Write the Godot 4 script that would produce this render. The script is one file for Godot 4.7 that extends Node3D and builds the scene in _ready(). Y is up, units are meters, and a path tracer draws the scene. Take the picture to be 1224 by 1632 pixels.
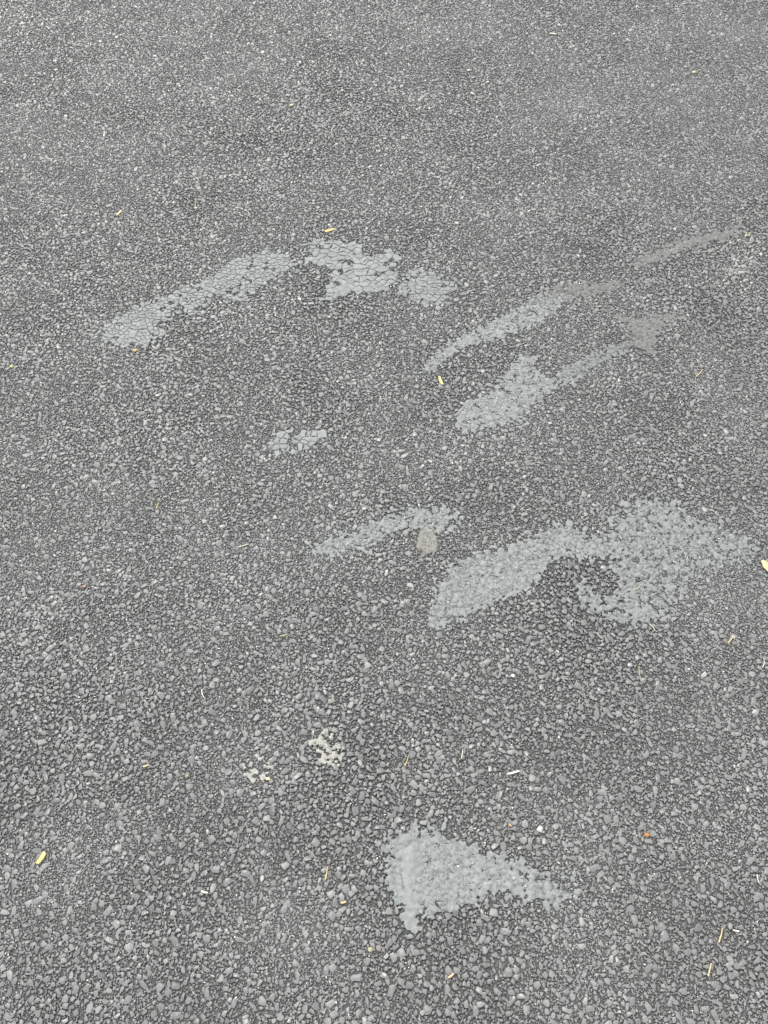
extends Node3D
# Weathered asphalt seen from standing height: compacted stone in bitumen, worn grey paint, a little litter.

const X0 := -2.3
const X1 := 2.3
const Z0 := -4.1
const Z1 := 0.9
const CELL := 0.002                      # raster that remembers where stones lie
var cols := int((X1 - X0) / CELL)
var rows := int((Z1 - Z0) / CELL)
var taken := PackedByteArray()
var rng := RandomNumberGenerator.new()
var undulation := FastNoiseLite.new()
var open_noise := FastNoiseLite.new()
var edge_noise := FastNoiseLite.new()
var fine_noise := FastNoiseLite.new()
var dust_noise := FastNoiseLite.new()
var crack_noise := FastNoiseLite.new()
var level_grid := PackedFloat32Array()   # binder height on a 1 cm grid
var open_grid := PackedFloat32Array()
var dust_grid := PackedFloat32Array()
const LG := 0.01
var lcols := int((X1 - X0) / LG) + 2
var lrows := int((Z1 - Z0) / LG) + 2
var pavement: Node3D
var stone_meshes := []
var names_used := {}

# outlines of the worn paint on the ground, x and z in metres
var PATCHES := [
	{"name": "paint_patch", "label": "long cracked strip of pale grey paint broken into scales, left of the centre", "category": "paint patch", "group": "worn remains of grey road paint", "parts": [
		{"style": "flakes", "poly": [Vector2(-0.6975, -1.3994), Vector2(-0.6418, -1.4414), Vector2(-0.6002, -1.48), Vector2(-0.5592, -1.4952), Vector2(-0.5192, -1.5326), Vector2(-0.4579, -1.5617), Vector2(-0.4137, -1.6072), Vector2(-0.3757, -1.642), Vector2(-0.3196, -1.6655), Vector2(-0.2609, -1.6584), Vector2(-0.2305, -1.6187), Vector2(-0.2801, -1.5729), Vector2(-0.3187, -1.5459), Vector2(-0.3419, -1.4952), Vector2(-0.3857, -1.4843), Vector2(-0.4278, -1.5061), Vector2(-0.4579, -1.4887), Vector2(-0.4583, -1.4499), Vector2(-0.4904, -1.4287), Vector2(-0.4941, -1.4585), Vector2(-0.5378, -1.4542), Vector2(-0.5524, -1.3994), Vector2(-0.5607, -1.3481), Vector2(-0.6087, -1.3299), Vector2(-0.6638, -1.338), Vector2(-0.6888, -1.3582)], "color": Color(0.232, 0.243, 0.243), "rag": 0.022, "lost": 0.09, "cell": Vector2(0.0115, 0.0078), "residue": 0.7},
	]},
	{"name": "paint_patch", "label": "cracked pale grey paint patch with a side lobe, just below the orange-yellow wood chip", "category": "paint patch", "group": "worn remains of grey road paint", "parts": [
		{"style": "flakes", "poly": [Vector2(-0.2042, -1.6893), Vector2(-0.1801, -1.7133), Vector2(-0.1378, -1.7061), Vector2(-0.087, -1.6893), Vector2(-0.0533, -1.6655), Vector2(-0.0661, -1.6373), Vector2(-0.0033, -1.6608), Vector2(0.0416, -1.6655), Vector2(0.0495, -1.6303), Vector2(0.0213, -1.5957), Vector2(0.0324, -1.5504), Vector2(0.0048, -1.5171), Vector2(-0.0515, -1.5237), Vector2(-0.1072, -1.5017), Vector2(-0.1659, -1.4887), Vector2(-0.1486, -1.5393), Vector2(-0.1342, -1.5957), Vector2(-0.1766, -1.6303), Vector2(-0.2019, -1.642)], "color": Color(0.232, 0.243, 0.243), "rag": 0.022, "lost": 0.03, "cell": Vector2(0.02, 0.009), "residue": 0.7},
	]},
	{"name": "paint_patch", "label": "small rounded patch of cracked grey paint scales at the right end of the cracked row", "category": "paint patch", "group": "worn remains of grey road paint", "parts": [
		{"style": "flakes", "poly": [Vector2(0.0371, -1.5393), Vector2(0.0619, -1.5775), Vector2(0.1113, -1.5957), Vector2(0.1516, -1.5775), Vector2(0.1744, -1.5393), Vector2(0.1659, -1.4887), Vector2(0.1393, -1.4585), Vector2(0.0922, -1.4735), Vector2(0.0528, -1.5017)], "color": Color(0.218, 0.228, 0.228), "rag": 0.022, "lost": 0.09, "cell": Vector2(0.0125, 0.0085), "residue": 0.7},
	]},
	{"name": "paint_patch", "label": "slanting pale grey paint streak whose upper right end fades into dull smooth grey", "category": "paint patch", "group": "worn remains of grey road paint", "parts": [
		{"style": "film", "poly": [Vector2(0.0872, -1.2551), Vector2(0.1186, -1.298), Vector2(0.1661, -1.342), Vector2(0.2303, -1.389), Vector2(0.2957, -1.4308), Vector2(0.3542, -1.4713), Vector2(0.3807, -1.4995), Vector2(0.4303, -1.5149), Vector2(0.4747, -1.5105), Vector2(0.445, -1.4585), Vector2(0.3886, -1.4161), Vector2(0.3389, -1.3849), Vector2(0.2908, -1.3643), Vector2(0.2431, -1.344), Vector2(0.1883, -1.3239), Vector2(0.1409, -1.2843), Vector2(0.1173, -1.2551)], "color": Color(0.236, 0.249, 0.251), "rag": 0.013, "cover": 1.6, "relief": 0.3, "smooth": 0.7, "fill": 2, "crack": 0.2, "crack_from": -0.02, "residue": 0.6, "bump": 0.0003, "grit": 0.25, "lift": 0.0, "name": "paint_film", "label": ""},
		{"style": "film", "poly": [Vector2(0.3797, -1.4887), Vector2(0.4149, -1.5215), Vector2(0.4656, -1.5437), Vector2(0.548, -1.5549), Vector2(0.6145, -1.5662), Vector2(0.6008, -1.5281), Vector2(0.5507, -1.5149), Vector2(0.4924, -1.4974), Vector2(0.451, -1.4843), Vector2(0.4107, -1.48)], "color": Color(0.142, 0.145, 0.142), "rag": 0.026, "cover": 0.85, "relief": 0.45, "smooth": 0.8, "fill": 3, "crack": 0, "crack_from": -0.1, "residue": 0.6, "bump": 0.0004, "grit": 0.4, "lift": 0.0, "name": "dull_end", "label": "dull smooth grey end of the streak"},
	]},
	{"name": "paint_patch", "label": "thin dull grey smooth smear near the right edge, upper of the smears", "category": "paint patch", "group": "worn remains of grey road paint", "parts": [
		{"style": "film", "poly": [Vector2(0.6362, -1.6026), Vector2(0.6938, -1.6537), Vector2(0.7489, -1.6845), Vector2(0.8138, -1.7182), Vector2(0.8947, -1.7426), Vector2(0.9668, -1.7623), Vector2(0.9317, -1.7182), Vector2(0.8502, -1.6893), Vector2(0.7956, -1.6655), Vector2(0.7407, -1.6373), Vector2(0.6873, -1.6141)], "color": Color(0.142, 0.145, 0.142), "rag": 0.026, "cover": 0.85, "relief": 0.45, "smooth": 0.8, "fill": 3, "crack": 0, "crack_from": -0.1, "residue": 0.6, "bump": 0.0004, "grit": 0.4, "lift": 0.0, "name": "paint_film", "label": ""},
	]},
	{"name": "paint_patch", "label": "broad light grey paint patch with a narrow upper tip, right of the pale yellow chip", "category": "paint patch", "group": "worn remains of grey road paint", "parts": [
		{"style": "film", "poly": [Vector2(0.1562, -1.1065), Vector2(0.1953, -1.1645), Vector2(0.2486, -1.1924), Vector2(0.2809, -1.2301), Vector2(0.3026, -1.2784), Vector2(0.3412, -1.3219), Vector2(0.3772, -1.298), Vector2(0.3583, -1.2589), Vector2(0.4039, -1.2339), Vector2(0.4094, -1.2017), Vector2(0.3648, -1.1701), Vector2(0.324, -1.1244), Vector2(0.2715, -1.1011), Vector2(0.2202, -1.0887), Vector2(0.1835, -1.0746)], "color": Color(0.236, 0.249, 0.251), "rag": 0.014, "cover": 1.7, "relief": 0.3, "smooth": 0.85, "fill": 3, "crack": 0.2, "crack_from": 0.03, "residue": 0.6, "bump": 0.0003, "grit": 0.25, "lift": 0.0, "name": "paint_film", "label": ""},
	]},
	{"name": "paint_patch", "label": "grey paint streak ending in a forked dull smear, right of the broad light patch", "category": "paint patch", "group": "worn remains of grey road paint", "parts": [
		{"style": "film", "poly": [Vector2(0.4011, -1.2358), Vector2(0.4358, -1.2784), Vector2(0.5001, -1.3079), Vector2(0.5495, -1.3339), Vector2(0.5977, -1.3481), Vector2(0.5849, -1.3139), Vector2(0.5274, -1.2843), Vector2(0.4858, -1.2551), Vector2(0.4517, -1.2206), Vector2(0.414, -1.2168)], "color": Color(0.2, 0.21, 0.21), "rag": 0.012, "cover": 1.4, "relief": 0.5, "smooth": 0.6, "fill": 1, "crack": 0.2, "crack_from": 0.05, "residue": 0.6, "bump": 0.0003, "grit": 0.4, "lift": 0.0, "name": "paint_film", "label": ""},
		{"style": "film", "poly": [Vector2(0.5803, -1.4414), Vector2(0.6423, -1.435), Vector2(0.6892, -1.4329), Vector2(0.7636, -1.452), Vector2(0.7037, -1.4077), Vector2(0.6761, -1.3746), Vector2(0.6602, -1.3079), Vector2(0.6186, -1.3339), Vector2(0.5702, -1.3179), Vector2(0.6163, -1.3684), Vector2(0.607, -1.4098)], "color": Color(0.142, 0.145, 0.142), "rag": 0.016, "cover": 0.85, "relief": 0.45, "smooth": 0.8, "fill": 3, "crack": 0, "crack_from": -0.1, "residue": 0.6, "bump": 0.0004, "grit": 0.4, "lift": 0.0, "name": "dull_smear", "label": "forked dull grey smear"},
	]},
	{"name": "paint_patch", "label": "smallest cracked patch of pale grey paint, alone near the middle left", "category": "paint patch", "group": "worn remains of grey road paint", "parts": [
		{"style": "flakes", "poly": [Vector2(-0.2623, -1.0537), Vector2(-0.2397, -1.0781), Vector2(-0.1899, -1.0869), Vector2(-0.1541, -1.0923), Vector2(-0.1075, -1.0746), Vector2(-0.1309, -1.0467), Vector2(-0.1731, -1.0364), Vector2(-0.2148, -1.0227), Vector2(-0.2463, -1.0278)], "color": Color(0.232, 0.243, 0.243), "rag": 0.02, "lost": 0.12, "cell": Vector2(0.015, 0.0125), "residue": 0.7},
	]},
	{"name": "paint_patch", "label": "narrow slanting strip of light grey paint above the beige cement blot", "category": "paint patch", "group": "worn remains of grey road paint", "parts": [
		{"style": "film", "poly": [Vector2(-0.1543, -0.7807), Vector2(-0.1155, -0.8017), Vector2(-0.0693, -0.8137), Vector2(-0.0296, -0.8443), Vector2(0.0175, -0.8598), Vector2(0.0651, -0.8754), Vector2(0.1195, -0.8817), Vector2(0.1554, -0.8629), Vector2(0.1472, -0.829), Vector2(0.104, -0.8168), Vector2(0.0775, -0.8259), Vector2(0.0375, -0.829), Vector2(-0.0026, -0.7957), Vector2(-0.0488, -0.7778), Vector2(-0.0945, -0.7659), Vector2(-0.131, -0.7571)], "color": Color(0.236, 0.249, 0.251), "rag": 0.014, "cover": 1.4, "relief": 0.6, "smooth": 0.3, "fill": 0, "crack": 0.1, "crack_from": -0.1, "residue": 0.6, "bump": 0.0003, "grit": 0.4, "lift": 0.0, "name": "paint_film", "label": ""},
	]},
	{"name": "cement_blot", "label": "small rough beige cement blot hanging below the narrow paint strip", "category": "cement", "group": "", "parts": [
		{"style": "film", "poly": [Vector2(0.0747, -0.8213), Vector2(0.1043, -0.829), Vector2(0.1143, -0.8062), Vector2(0.1054, -0.7763), Vector2(0.0853, -0.763), Vector2(0.07, -0.7837)], "color": Color(0.215, 0.21, 0.185), "rag": 0.008, "cover": 1.5, "relief": 0.3, "smooth": 0.9, "fill": 3, "crack": 0, "crack_from": -0.1, "residue": 0.9, "bump": 0.0003, "grit": 0.4, "lift": 0.0, "name": "cement_crust", "label": ""},
	]},
	{"name": "paint_patch", "label": "largest grey paint patch, solid at left and full of holes toward the right edge", "category": "paint patch", "group": "worn remains of grey road paint", "parts": [
		{"style": "film", "poly": [Vector2(0.0888, -0.6047), Vector2(0.0965, -0.6549), Vector2(0.1132, -0.6967), Vector2(0.134, -0.7353), Vector2(0.1742, -0.7571), Vector2(0.2212, -0.7748), Vector2(0.2616, -0.7867), Vector2(0.3026, -0.8017), Vector2(0.3447, -0.8244), Vector2(0.3932, -0.8397), Vector2(0.4208, -0.8244), Vector2(0.438, -0.8017), Vector2(0.4946, -0.7987), Vector2(0.4756, -0.7586), Vector2(0.4227, -0.7542), Vector2(0.3848, -0.7659), Vector2(0.3512, -0.7586), Vector2(0.3351, -0.7295), Vector2(0.3058, -0.6939), Vector2(0.2656, -0.6729), Vector2(0.2263, -0.659), Vector2(0.187, -0.6384), Vector2(0.1354, -0.6141), Vector2(0.1036, -0.5981)], "color": Color(0.236, 0.249, 0.251), "rag": 0.012, "cover": 1.5, "relief": 0.55, "smooth": 0.0, "fill": 0, "crack": 0.07, "crack_from": 0.0, "residue": 0.6, "bump": 0.0003, "grit": 0.4, "lift": 0.0, "name": "paint_film", "label": ""},
		{"style": "film", "poly": [Vector2(0.4478, -0.7957), Vector2(0.4979, -0.8213), Vector2(0.4889, -0.852), Vector2(0.5285, -0.8912), Vector2(0.5985, -0.9023), Vector2(0.6419, -0.8786), Vector2(0.6692, -0.8443), Vector2(0.7197, -0.829), Vector2(0.7769, -0.7867), Vector2(0.7623, -0.7513), Vector2(0.7004, -0.7368), Vector2(0.6469, -0.7295), Vector2(0.6078, -0.6939), Vector2(0.5811, -0.6521), Vector2(0.5497, -0.6168), Vector2(0.4984, -0.6101), Vector2(0.4493, -0.6168), Vector2(0.427, -0.6384), Vector2(0.3911, -0.6757), Vector2(0.4145, -0.6897), Vector2(0.4556, -0.6618), Vector2(0.4777, -0.6827), Vector2(0.4774, -0.7252), Vector2(0.4947, -0.7542), Vector2(0.4429, -0.7586)], "color": Color(0.226, 0.239, 0.241), "rag": 0.036, "cover": 0.85, "relief": 0.75, "smooth": 0.1, "fill": 0, "crack": 0, "crack_from": -0.1, "residue": 0.6, "bump": 0.0007, "grit": 0.7, "lift": 0.0, "name": "ragged_film", "label": "ragged holed end of the paint patch"},
	]},
	{"name": "paint_patch", "label": "thick smeared light grey paint wedge nearest the viewer, its tip pointing right", "category": "paint patch", "group": "worn remains of grey road paint", "parts": [
		{"style": "film", "poly": [Vector2(0.0055, -0.1991), Vector2(0.0307, -0.2144), Vector2(0.0583, -0.2216), Vector2(0.0967, -0.2165), Vector2(0.1344, -0.2011), Vector2(0.1614, -0.196), Vector2(0.1876, -0.1798), Vector2(0.2192, -0.1678), Vector2(0.2449, -0.154), Vector2(0.2869, -0.1442), Vector2(0.3175, -0.1132), Vector2(0.2723, -0.1056), Vector2(0.2313, -0.1199), Vector2(0.1893, -0.1267), Vector2(0.162, -0.1151), Vector2(0.1244, -0.1037), Vector2(0.0925, -0.0942), Vector2(0.0556, -0.0895), Vector2(0.0448, -0.0699), Vector2(0.0312, -0.0681), Vector2(0.0295, -0.1037), Vector2(0.0085, -0.118), Vector2(0.0032, -0.154)], "color": Color(0.236, 0.249, 0.251), "rag": 0.022, "cover": 1.6, "relief": 0.5, "smooth": 0.6, "fill": 1, "crack": 0.07, "crack_from": 0.15, "residue": 0.6, "bump": 0.0005, "grit": 0.4, "lift": 0.0, "name": "paint_film", "label": ""},
		{"style": "film", "poly": [Vector2(0.0261, -0.1839), Vector2(0.0393, -0.1991), Vector2(0.0545, -0.1919), Vector2(0.056, -0.1589), Vector2(0.051, -0.1247), Vector2(0.0633, -0.1056), Vector2(0.0524, -0.0867), Vector2(0.0458, -0.0681), Vector2(0.0302, -0.0662), Vector2(0.0316, -0.1008), Vector2(0.0255, -0.1247), Vector2(0.0301, -0.154)], "color": Color(0.236, 0.249, 0.251), "rag": 0.012, "cover": 1.8, "relief": 0.1, "smooth": 1.0, "fill": 4, "crack": 0, "crack_from": -0.1, "residue": 0.6, "bump": 0.0003, "grit": 0.2, "lift": 0.0014, "name": "paint_ridge", "label": "smooth thick ridge along the left side of the wedge"},
	]},
	{"name": "lichen_streak", "label": "whitish crusty lichen streak on the stones, right of the white crumbly spot", "category": "lichen", "group": "", "parts": [
		{"style": "film", "poly": [Vector2(-0.127, -0.387), Vector2(-0.1168, -0.394), Vector2(-0.1071, -0.3847), Vector2(-0.102, -0.3709), Vector2(-0.0913, -0.3629), Vector2(-0.0828, -0.3492), Vector2(-0.094, -0.3391), Vector2(-0.1058, -0.3492), Vector2(-0.1133, -0.364), Vector2(-0.1241, -0.3732)], "color": Color(0.34, 0.335, 0.3), "rag": 0.01, "cover": 1.0, "relief": 0.8, "smooth": 0.4, "fill": 0, "crack": 0, "crack_from": -0.1, "residue": 0.2, "bump": 0.0005, "grit": 0.9, "lift": 0.0, "name": "lichen_crust", "label": ""},
	]},
	{"name": "lichen_spot", "label": "small white crumbly lichen spot in the lower left half, beside a pale yellow crumb", "category": "lichen", "group": "", "parts": [
		{"style": "film", "poly": [Vector2(-0.2427, -0.3346), Vector2(-0.2295, -0.3413), Vector2(-0.2196, -0.3324), Vector2(-0.2162, -0.3168), Vector2(-0.2265, -0.3036), Vector2(-0.2384, -0.3102)], "color": Color(0.36, 0.355, 0.33), "rag": 0.024, "cover": -0.3, "relief": 1.0, "smooth": 0.1, "fill": 0, "crack": 0, "crack_from": -0.1, "residue": 0.1, "bump": 0.0006, "grit": 1.2, "lift": 0.0, "name": "lichen_crust", "label": ""},
	]},
]

# litter: kind, x, z, x, z of its two ends, width mm, colour, name, label, category
var LITTER := [
	{"kind": "chip", "a": [-0.5971, -0.1678], "b": [-0.5868, -0.1859], "w": 8, "c": [0.78, 0.62, 0.25], "name": "wood_chip", "label": "yellow flat wood chip near the lower left edge, largest of the chips", "category": "wood chip", "bend": 0, "group": "wood chips lying on the asphalt"},
	{"kind": "straw", "a": [-0.0995, -0.1422], "b": [-0.097, -0.1629], "w": 2.6, "c": [0.68, 0.56, 0.3], "name": "straw_bit", "label": "upright yellow straw bit left of the nearest paint wedge", "category": "straw", "bend": 0.02, "group": "dry straw bits lying on the asphalt"},
	{"kind": "chip", "a": [-0.0728, -0.1065], "b": [-0.0634, -0.1084], "w": 3, "c": [0.68, 0.56, 0.3], "name": "wood_chip", "label": "tiny yellow chip just below the straw beside the nearest paint wedge", "category": "wood chip", "bend": 0, "group": "wood chips lying on the asphalt"},
	{"kind": "straw", "a": [0.0377, -0.3313], "b": [0.0449, -0.3504], "w": 2, "c": [0.68, 0.56, 0.3], "name": "straw_bit", "label": "thin straw bit above the nearest paint wedge, left one of the upright pair", "category": "straw", "bend": 0.03, "group": "dry straw bits lying on the asphalt"},
	{"kind": "straw", "a": [0.1413, -0.3447], "b": [0.1444, -0.3606], "w": 2.2, "c": [0.72, 0.7, 0.6], "name": "straw_bit", "label": "whitish straw bit above the nearest paint wedge, right one of the upright pair", "category": "straw", "bend": 0.04, "group": "dry straw bits lying on the asphalt"},
	{"kind": "chip", "a": [0.223, -0.3168], "b": [0.2451, -0.3224], "w": 4.2, "c": [0.72, 0.7, 0.6], "name": "wood_chip", "label": "whitish narrow chip lying crosswise above and right of the nearest paint wedge", "category": "wood chip", "bend": 0, "group": "wood chips lying on the asphalt"},
	{"kind": "crumb", "a": [0.2187, -0.232], "b": [0.2239, -0.2268], "w": 4, "c": [0.6, 0.42, 0.2], "name": "pebble", "label": "tiny tan grain between the whitish crosswise chip and the nearest paint wedge", "category": "pebble", "bend": 0, "group": "pale crumbs on the asphalt"},
	{"kind": "crumb", "a": [0.4544, -0.2134], "b": [0.4642, -0.2134], "w": 8.5, "c": [0.5, 0.2, 0.05], "name": "pebble", "label": "small round orange-brown pebble in the lower right", "category": "pebble", "bend": 0, "group": ""},
	{"kind": "straw", "a": [0.5505, -0.0479], "b": [0.5612, -0.069], "w": 2.6, "c": [0.68, 0.56, 0.3], "name": "straw_bit", "label": "yellow straw bit near the lower right corner, upper of two", "category": "straw", "bend": 0.04, "group": "dry straw bits lying on the asphalt"},
	{"kind": "straw", "a": [0.5232, 0.0004], "b": [0.5321, -0.0181], "w": 2.8, "c": [0.68, 0.56, 0.3], "name": "straw_bit", "label": "yellow straw bit near the lower right corner, lower of two", "category": "straw", "bend": 0.0, "group": "dry straw bits lying on the asphalt"},
	{"kind": "straw", "a": [0.6372, -0.15], "b": [0.6372, -0.1364], "w": 2.4, "c": [0.72, 0.7, 0.6], "name": "straw_bit", "label": "short whitish straw bit at the lower right edge", "category": "straw", "bend": 0.05, "group": "dry straw bits lying on the asphalt"},
	{"kind": "chip", "a": [0.5783, -0.0662], "b": [0.5883, -0.0644], "w": 2.8, "c": [0.72, 0.7, 0.6], "name": "wood_chip", "label": "tiny whitish sliver right of the upper corner straw", "category": "wood chip", "bend": 0, "group": "wood chips lying on the asphalt"},
	{"kind": "chip", "a": [0.1034, 0.0022], "b": [0.1127, -0.004], "w": 3.6, "c": [0.6, 0.5, 0.33], "name": "wood_chip", "label": "small tan chip near the bottom, below the nearest paint wedge", "category": "wood chip", "bend": 0, "group": "wood chips lying on the asphalt"},
	{"kind": "crumb", "a": [-0.0268, -0.0379], "b": [-0.0185, -0.037], "w": 8, "c": [0.45, 0.45, 0.32], "name": "pebble", "label": "pale greenish pebble near the bottom, below and left of the nearest paint wedge", "category": "pebble", "bend": 0, "group": "pale crumbs on the asphalt"},
	{"kind": "chip", "a": [-0.3093, -0.1247], "b": [-0.2973, -0.1218], "w": 3.2, "c": [0.72, 0.7, 0.6], "name": "wood_chip", "label": "small white sliver in the lower left, right of the large yellow chip", "category": "wood chip", "bend": 0, "group": "wood chips lying on the asphalt"},
	{"kind": "chip", "a": [-0.4389, -0.3301], "b": [-0.4293, -0.3346], "w": 3, "c": [0.68, 0.56, 0.3], "name": "wood_chip", "label": "tiny tan sliver left of the white crumbly spot", "category": "wood chip", "bend": 0, "group": "wood chips lying on the asphalt"},
	{"kind": "crumb", "a": [-0.359, -0.3124], "b": [-0.3549, -0.3157], "w": 4, "c": [0.5, 0.5, 0.15], "name": "plant_bit", "label": "tiny yellow-green plant bit left of the white crumbly spot", "category": "plant bit", "bend": 0, "group": ""},
	{"kind": "straw", "a": [-0.3478, -0.4741], "b": [-0.3398, -0.4558], "w": 2.6, "c": [0.72, 0.7, 0.6], "name": "straw_bit", "label": "short white bent straw bit in the left half, above the white crumbly spot", "category": "straw", "bend": 0.1, "group": "dry straw bits lying on the asphalt"},
	{"kind": "straw", "a": [-0.2048, -0.5822], "b": [-0.1903, -0.5875], "w": 1.8, "c": [0.68, 0.56, 0.3], "name": "straw_bit", "label": "thin straw bit with a pale tip, left of the largest paint patch", "category": "straw", "bend": 0.05, "group": "dry straw bits lying on the asphalt"},
	{"kind": "straw", "a": [-0.4918, -0.8723], "b": [-0.4872, -0.888], "w": 2.4, "c": [0.68, 0.56, 0.3], "name": "straw_bit", "label": "short straw bit alone in the left half, left of the narrow paint strip", "category": "straw", "bend": 0.0, "group": "dry straw bits lying on the asphalt"},
	{"kind": "straw", "a": [-0.306, -0.7807], "b": [-0.2855, -0.7882], "w": 2.4, "c": [0.72, 0.7, 0.6], "name": "straw_bit", "label": "whitish straw bit lying crosswise, left of the narrow paint strip", "category": "straw", "bend": 0.03, "group": "dry straw bits lying on the asphalt"},
	{"kind": "crumb", "a": [-0.6183, -0.6883], "b": [-0.6094, -0.6883], "w": 5, "c": [0.45, 0.2, 0.12], "name": "pebble", "label": "small reddish grain at the left edge of the middle", "category": "pebble", "bend": 0, "group": ""},
	{"kind": "chip", "a": [0.1317, -1.2358], "b": [0.1384, -1.213], "w": 7.5, "c": [0.8, 0.68, 0.3], "name": "wood_chip", "label": "pale yellow chip left of the broad light paint patch", "category": "wood chip", "bend": 0, "group": "wood chips lying on the asphalt"},
	{"kind": "chip", "a": [-0.1592, -1.7401], "b": [-0.1358, -1.7499], "w": 8, "c": [0.8, 0.58, 0.24], "name": "wood_chip", "label": "orange-yellow wood chip above the cracked patch with a side lobe", "category": "wood chip", "bend": 0, "group": "wood chips lying on the asphalt"},
	{"kind": "chip", "a": [-0.7343, -1.8072], "b": [-0.7234, -1.825], "w": 4.5, "c": [0.75, 0.65, 0.35], "name": "wood_chip", "label": "small pale chip in the upper left, above the long cracked strip", "category": "wood chip", "bend": 0, "group": "wood chips lying on the asphalt"},
	{"kind": "straw", "a": [-0.5192, -1.8352], "b": [-0.506, -1.8869], "w": 1.8, "c": [0.5, 0.48, 0.25], "name": "straw_bit", "label": "thin curved stem in the upper left with a white crumb at its end", "category": "straw", "bend": -0.18, "group": "dry straw bits lying on the asphalt"},
	{"kind": "crumb", "a": [-0.5241, -1.8326], "b": [-0.514, -1.8352], "w": 6, "c": [0.75, 0.72, 0.5], "name": "crumb", "label": "white crumb at the lower end of the thin curved stem", "category": "crumb", "bend": 0, "group": "pale crumbs on the asphalt"},
	{"kind": "crumb", "a": [-0.6111, -1.3159], "b": [-0.5995, -1.3199], "w": 8, "c": [0.65, 0.5, 0.25], "name": "crumb", "label": "tan crumb just below the left end of the long cracked strip", "category": "crumb", "bend": 0, "group": "pale crumbs on the asphalt"},
	{"kind": "crumb", "a": [-0.9011, -1.2686], "b": [-0.8906, -1.2686], "w": 7, "c": [0.62, 0.6, 0.25], "name": "crumb", "label": "pale yellow crumb at the left edge, left of the long cracked strip", "category": "crumb", "bend": 0, "group": "pale crumbs on the asphalt"},
	{"kind": "crumb", "a": [-0.5385, -1.1812], "b": [-0.5284, -1.183], "w": 6, "c": [0.7, 0.7, 0.66], "name": "crumb", "label": "white crumb below the long cracked strip", "category": "crumb", "bend": 0, "group": "pale crumbs on the asphalt"},
	{"kind": "straw", "a": [0.7423, -1.2358], "b": [0.7615, -1.257], "w": 2.8, "c": [0.68, 0.56, 0.3], "name": "straw_bit", "label": "yellow straw bit right of the forked dull smear", "category": "straw", "bend": 0.06, "group": "dry straw bits lying on the asphalt"},
	{"kind": "leaf", "a": [0.7867, -0.7498], "b": [0.8003, -0.7195], "w": 16, "c": [0.78, 0.62, 0.33], "name": "leaf_piece", "label": "dry yellow leaf piece cut by the right edge, beside the largest paint patch", "category": "leaf", "bend": 0, "group": ""},
	{"kind": "straw", "a": [0.6772, -0.5678], "b": [0.6915, -0.5822], "w": 2.8, "c": [0.68, 0.56, 0.3], "name": "straw_bit", "label": "yellow straw bit below the holed end of the largest paint patch", "category": "straw", "bend": 0.0, "group": "dry straw bits lying on the asphalt"},
	{"kind": "straw", "a": [0.7334, -0.5177], "b": [0.7404, -0.5368], "w": 2, "c": [0.72, 0.7, 0.6], "name": "straw_bit", "label": "white curved straw bit at the right edge below the leaf piece", "category": "straw", "bend": 0.1, "group": "dry straw bits lying on the asphalt"},
	{"kind": "straw", "a": [0.5084, -0.6827], "b": [0.5256, -0.6939], "w": 2, "c": [0.6, 0.54, 0.4], "name": "straw_bit", "label": "thin straw bit lying on the holed paint of the largest patch", "category": "straw", "bend": 0.12, "group": "dry straw bits lying on the asphalt"},
	{"kind": "straw", "a": [0.5291, -0.6061], "b": [0.5368, -0.5928], "w": 2.2, "c": [0.72, 0.7, 0.6], "name": "straw_bit", "label": "short white curved straw bit at the lower edge of the holed paint", "category": "straw", "bend": -0.15, "group": "dry straw bits lying on the asphalt"},
	{"kind": "straw", "a": [0.4942, -0.5203], "b": [0.4931, -0.4902], "w": 1.6, "c": [0.55, 0.5, 0.4], "name": "straw_bit", "label": "thin grey-tan stalk below the largest paint patch", "category": "straw", "bend": 0.05, "group": "dry straw bits lying on the asphalt"},
	{"kind": "crumb", "a": [-0.2883, -2.2922], "b": [-0.2751, -2.2953], "w": 8, "c": [0.75, 0.72, 0.5], "name": "crumb", "label": "pale yellow crumb in the upper middle, far above the cracked patches", "category": "crumb", "bend": 0, "group": "pale crumbs on the asphalt"},
	{"kind": "chip", "a": [0.5434, -2.6747], "b": [0.5636, -2.6711], "w": 5, "c": [0.72, 0.7, 0.6], "name": "wood_chip", "label": "white sliver near the top edge, right of the middle", "category": "wood chip", "bend": 0, "group": "wood chips lying on the asphalt"},
	{"kind": "crumb", "a": [0.2613, -2.4729], "b": [0.2753, -2.4763], "w": 7, "c": [0.72, 0.7, 0.6], "name": "crumb", "label": "white crumb near the top, upper of two close together", "category": "crumb", "bend": 0, "group": "pale crumbs on the asphalt"},
	{"kind": "crumb", "a": [0.2668, -2.3552], "b": [0.276, -2.3457], "w": 6, "c": [0.72, 0.7, 0.6], "name": "crumb", "label": "white crumb near the top, lower of two close together", "category": "crumb", "bend": 0, "group": "pale crumbs on the asphalt"},
	{"kind": "crumb", "a": [0.9674, -2.4596], "b": [0.9819, -2.4629], "w": 9, "c": [0.7, 0.64, 0.4], "name": "crumb", "label": "yellowish crumb in the upper right", "category": "crumb", "bend": 0, "group": "pale crumbs on the asphalt"},
	{"kind": "crumb", "a": [0.2433, -0.5026], "b": [0.2528, -0.5001], "w": 7, "c": [0.75, 0.74, 0.7], "name": "pebble", "label": "bright white pebble below the left part of the largest paint patch", "category": "pebble", "bend": 0, "group": "pale crumbs on the asphalt"},
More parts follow.
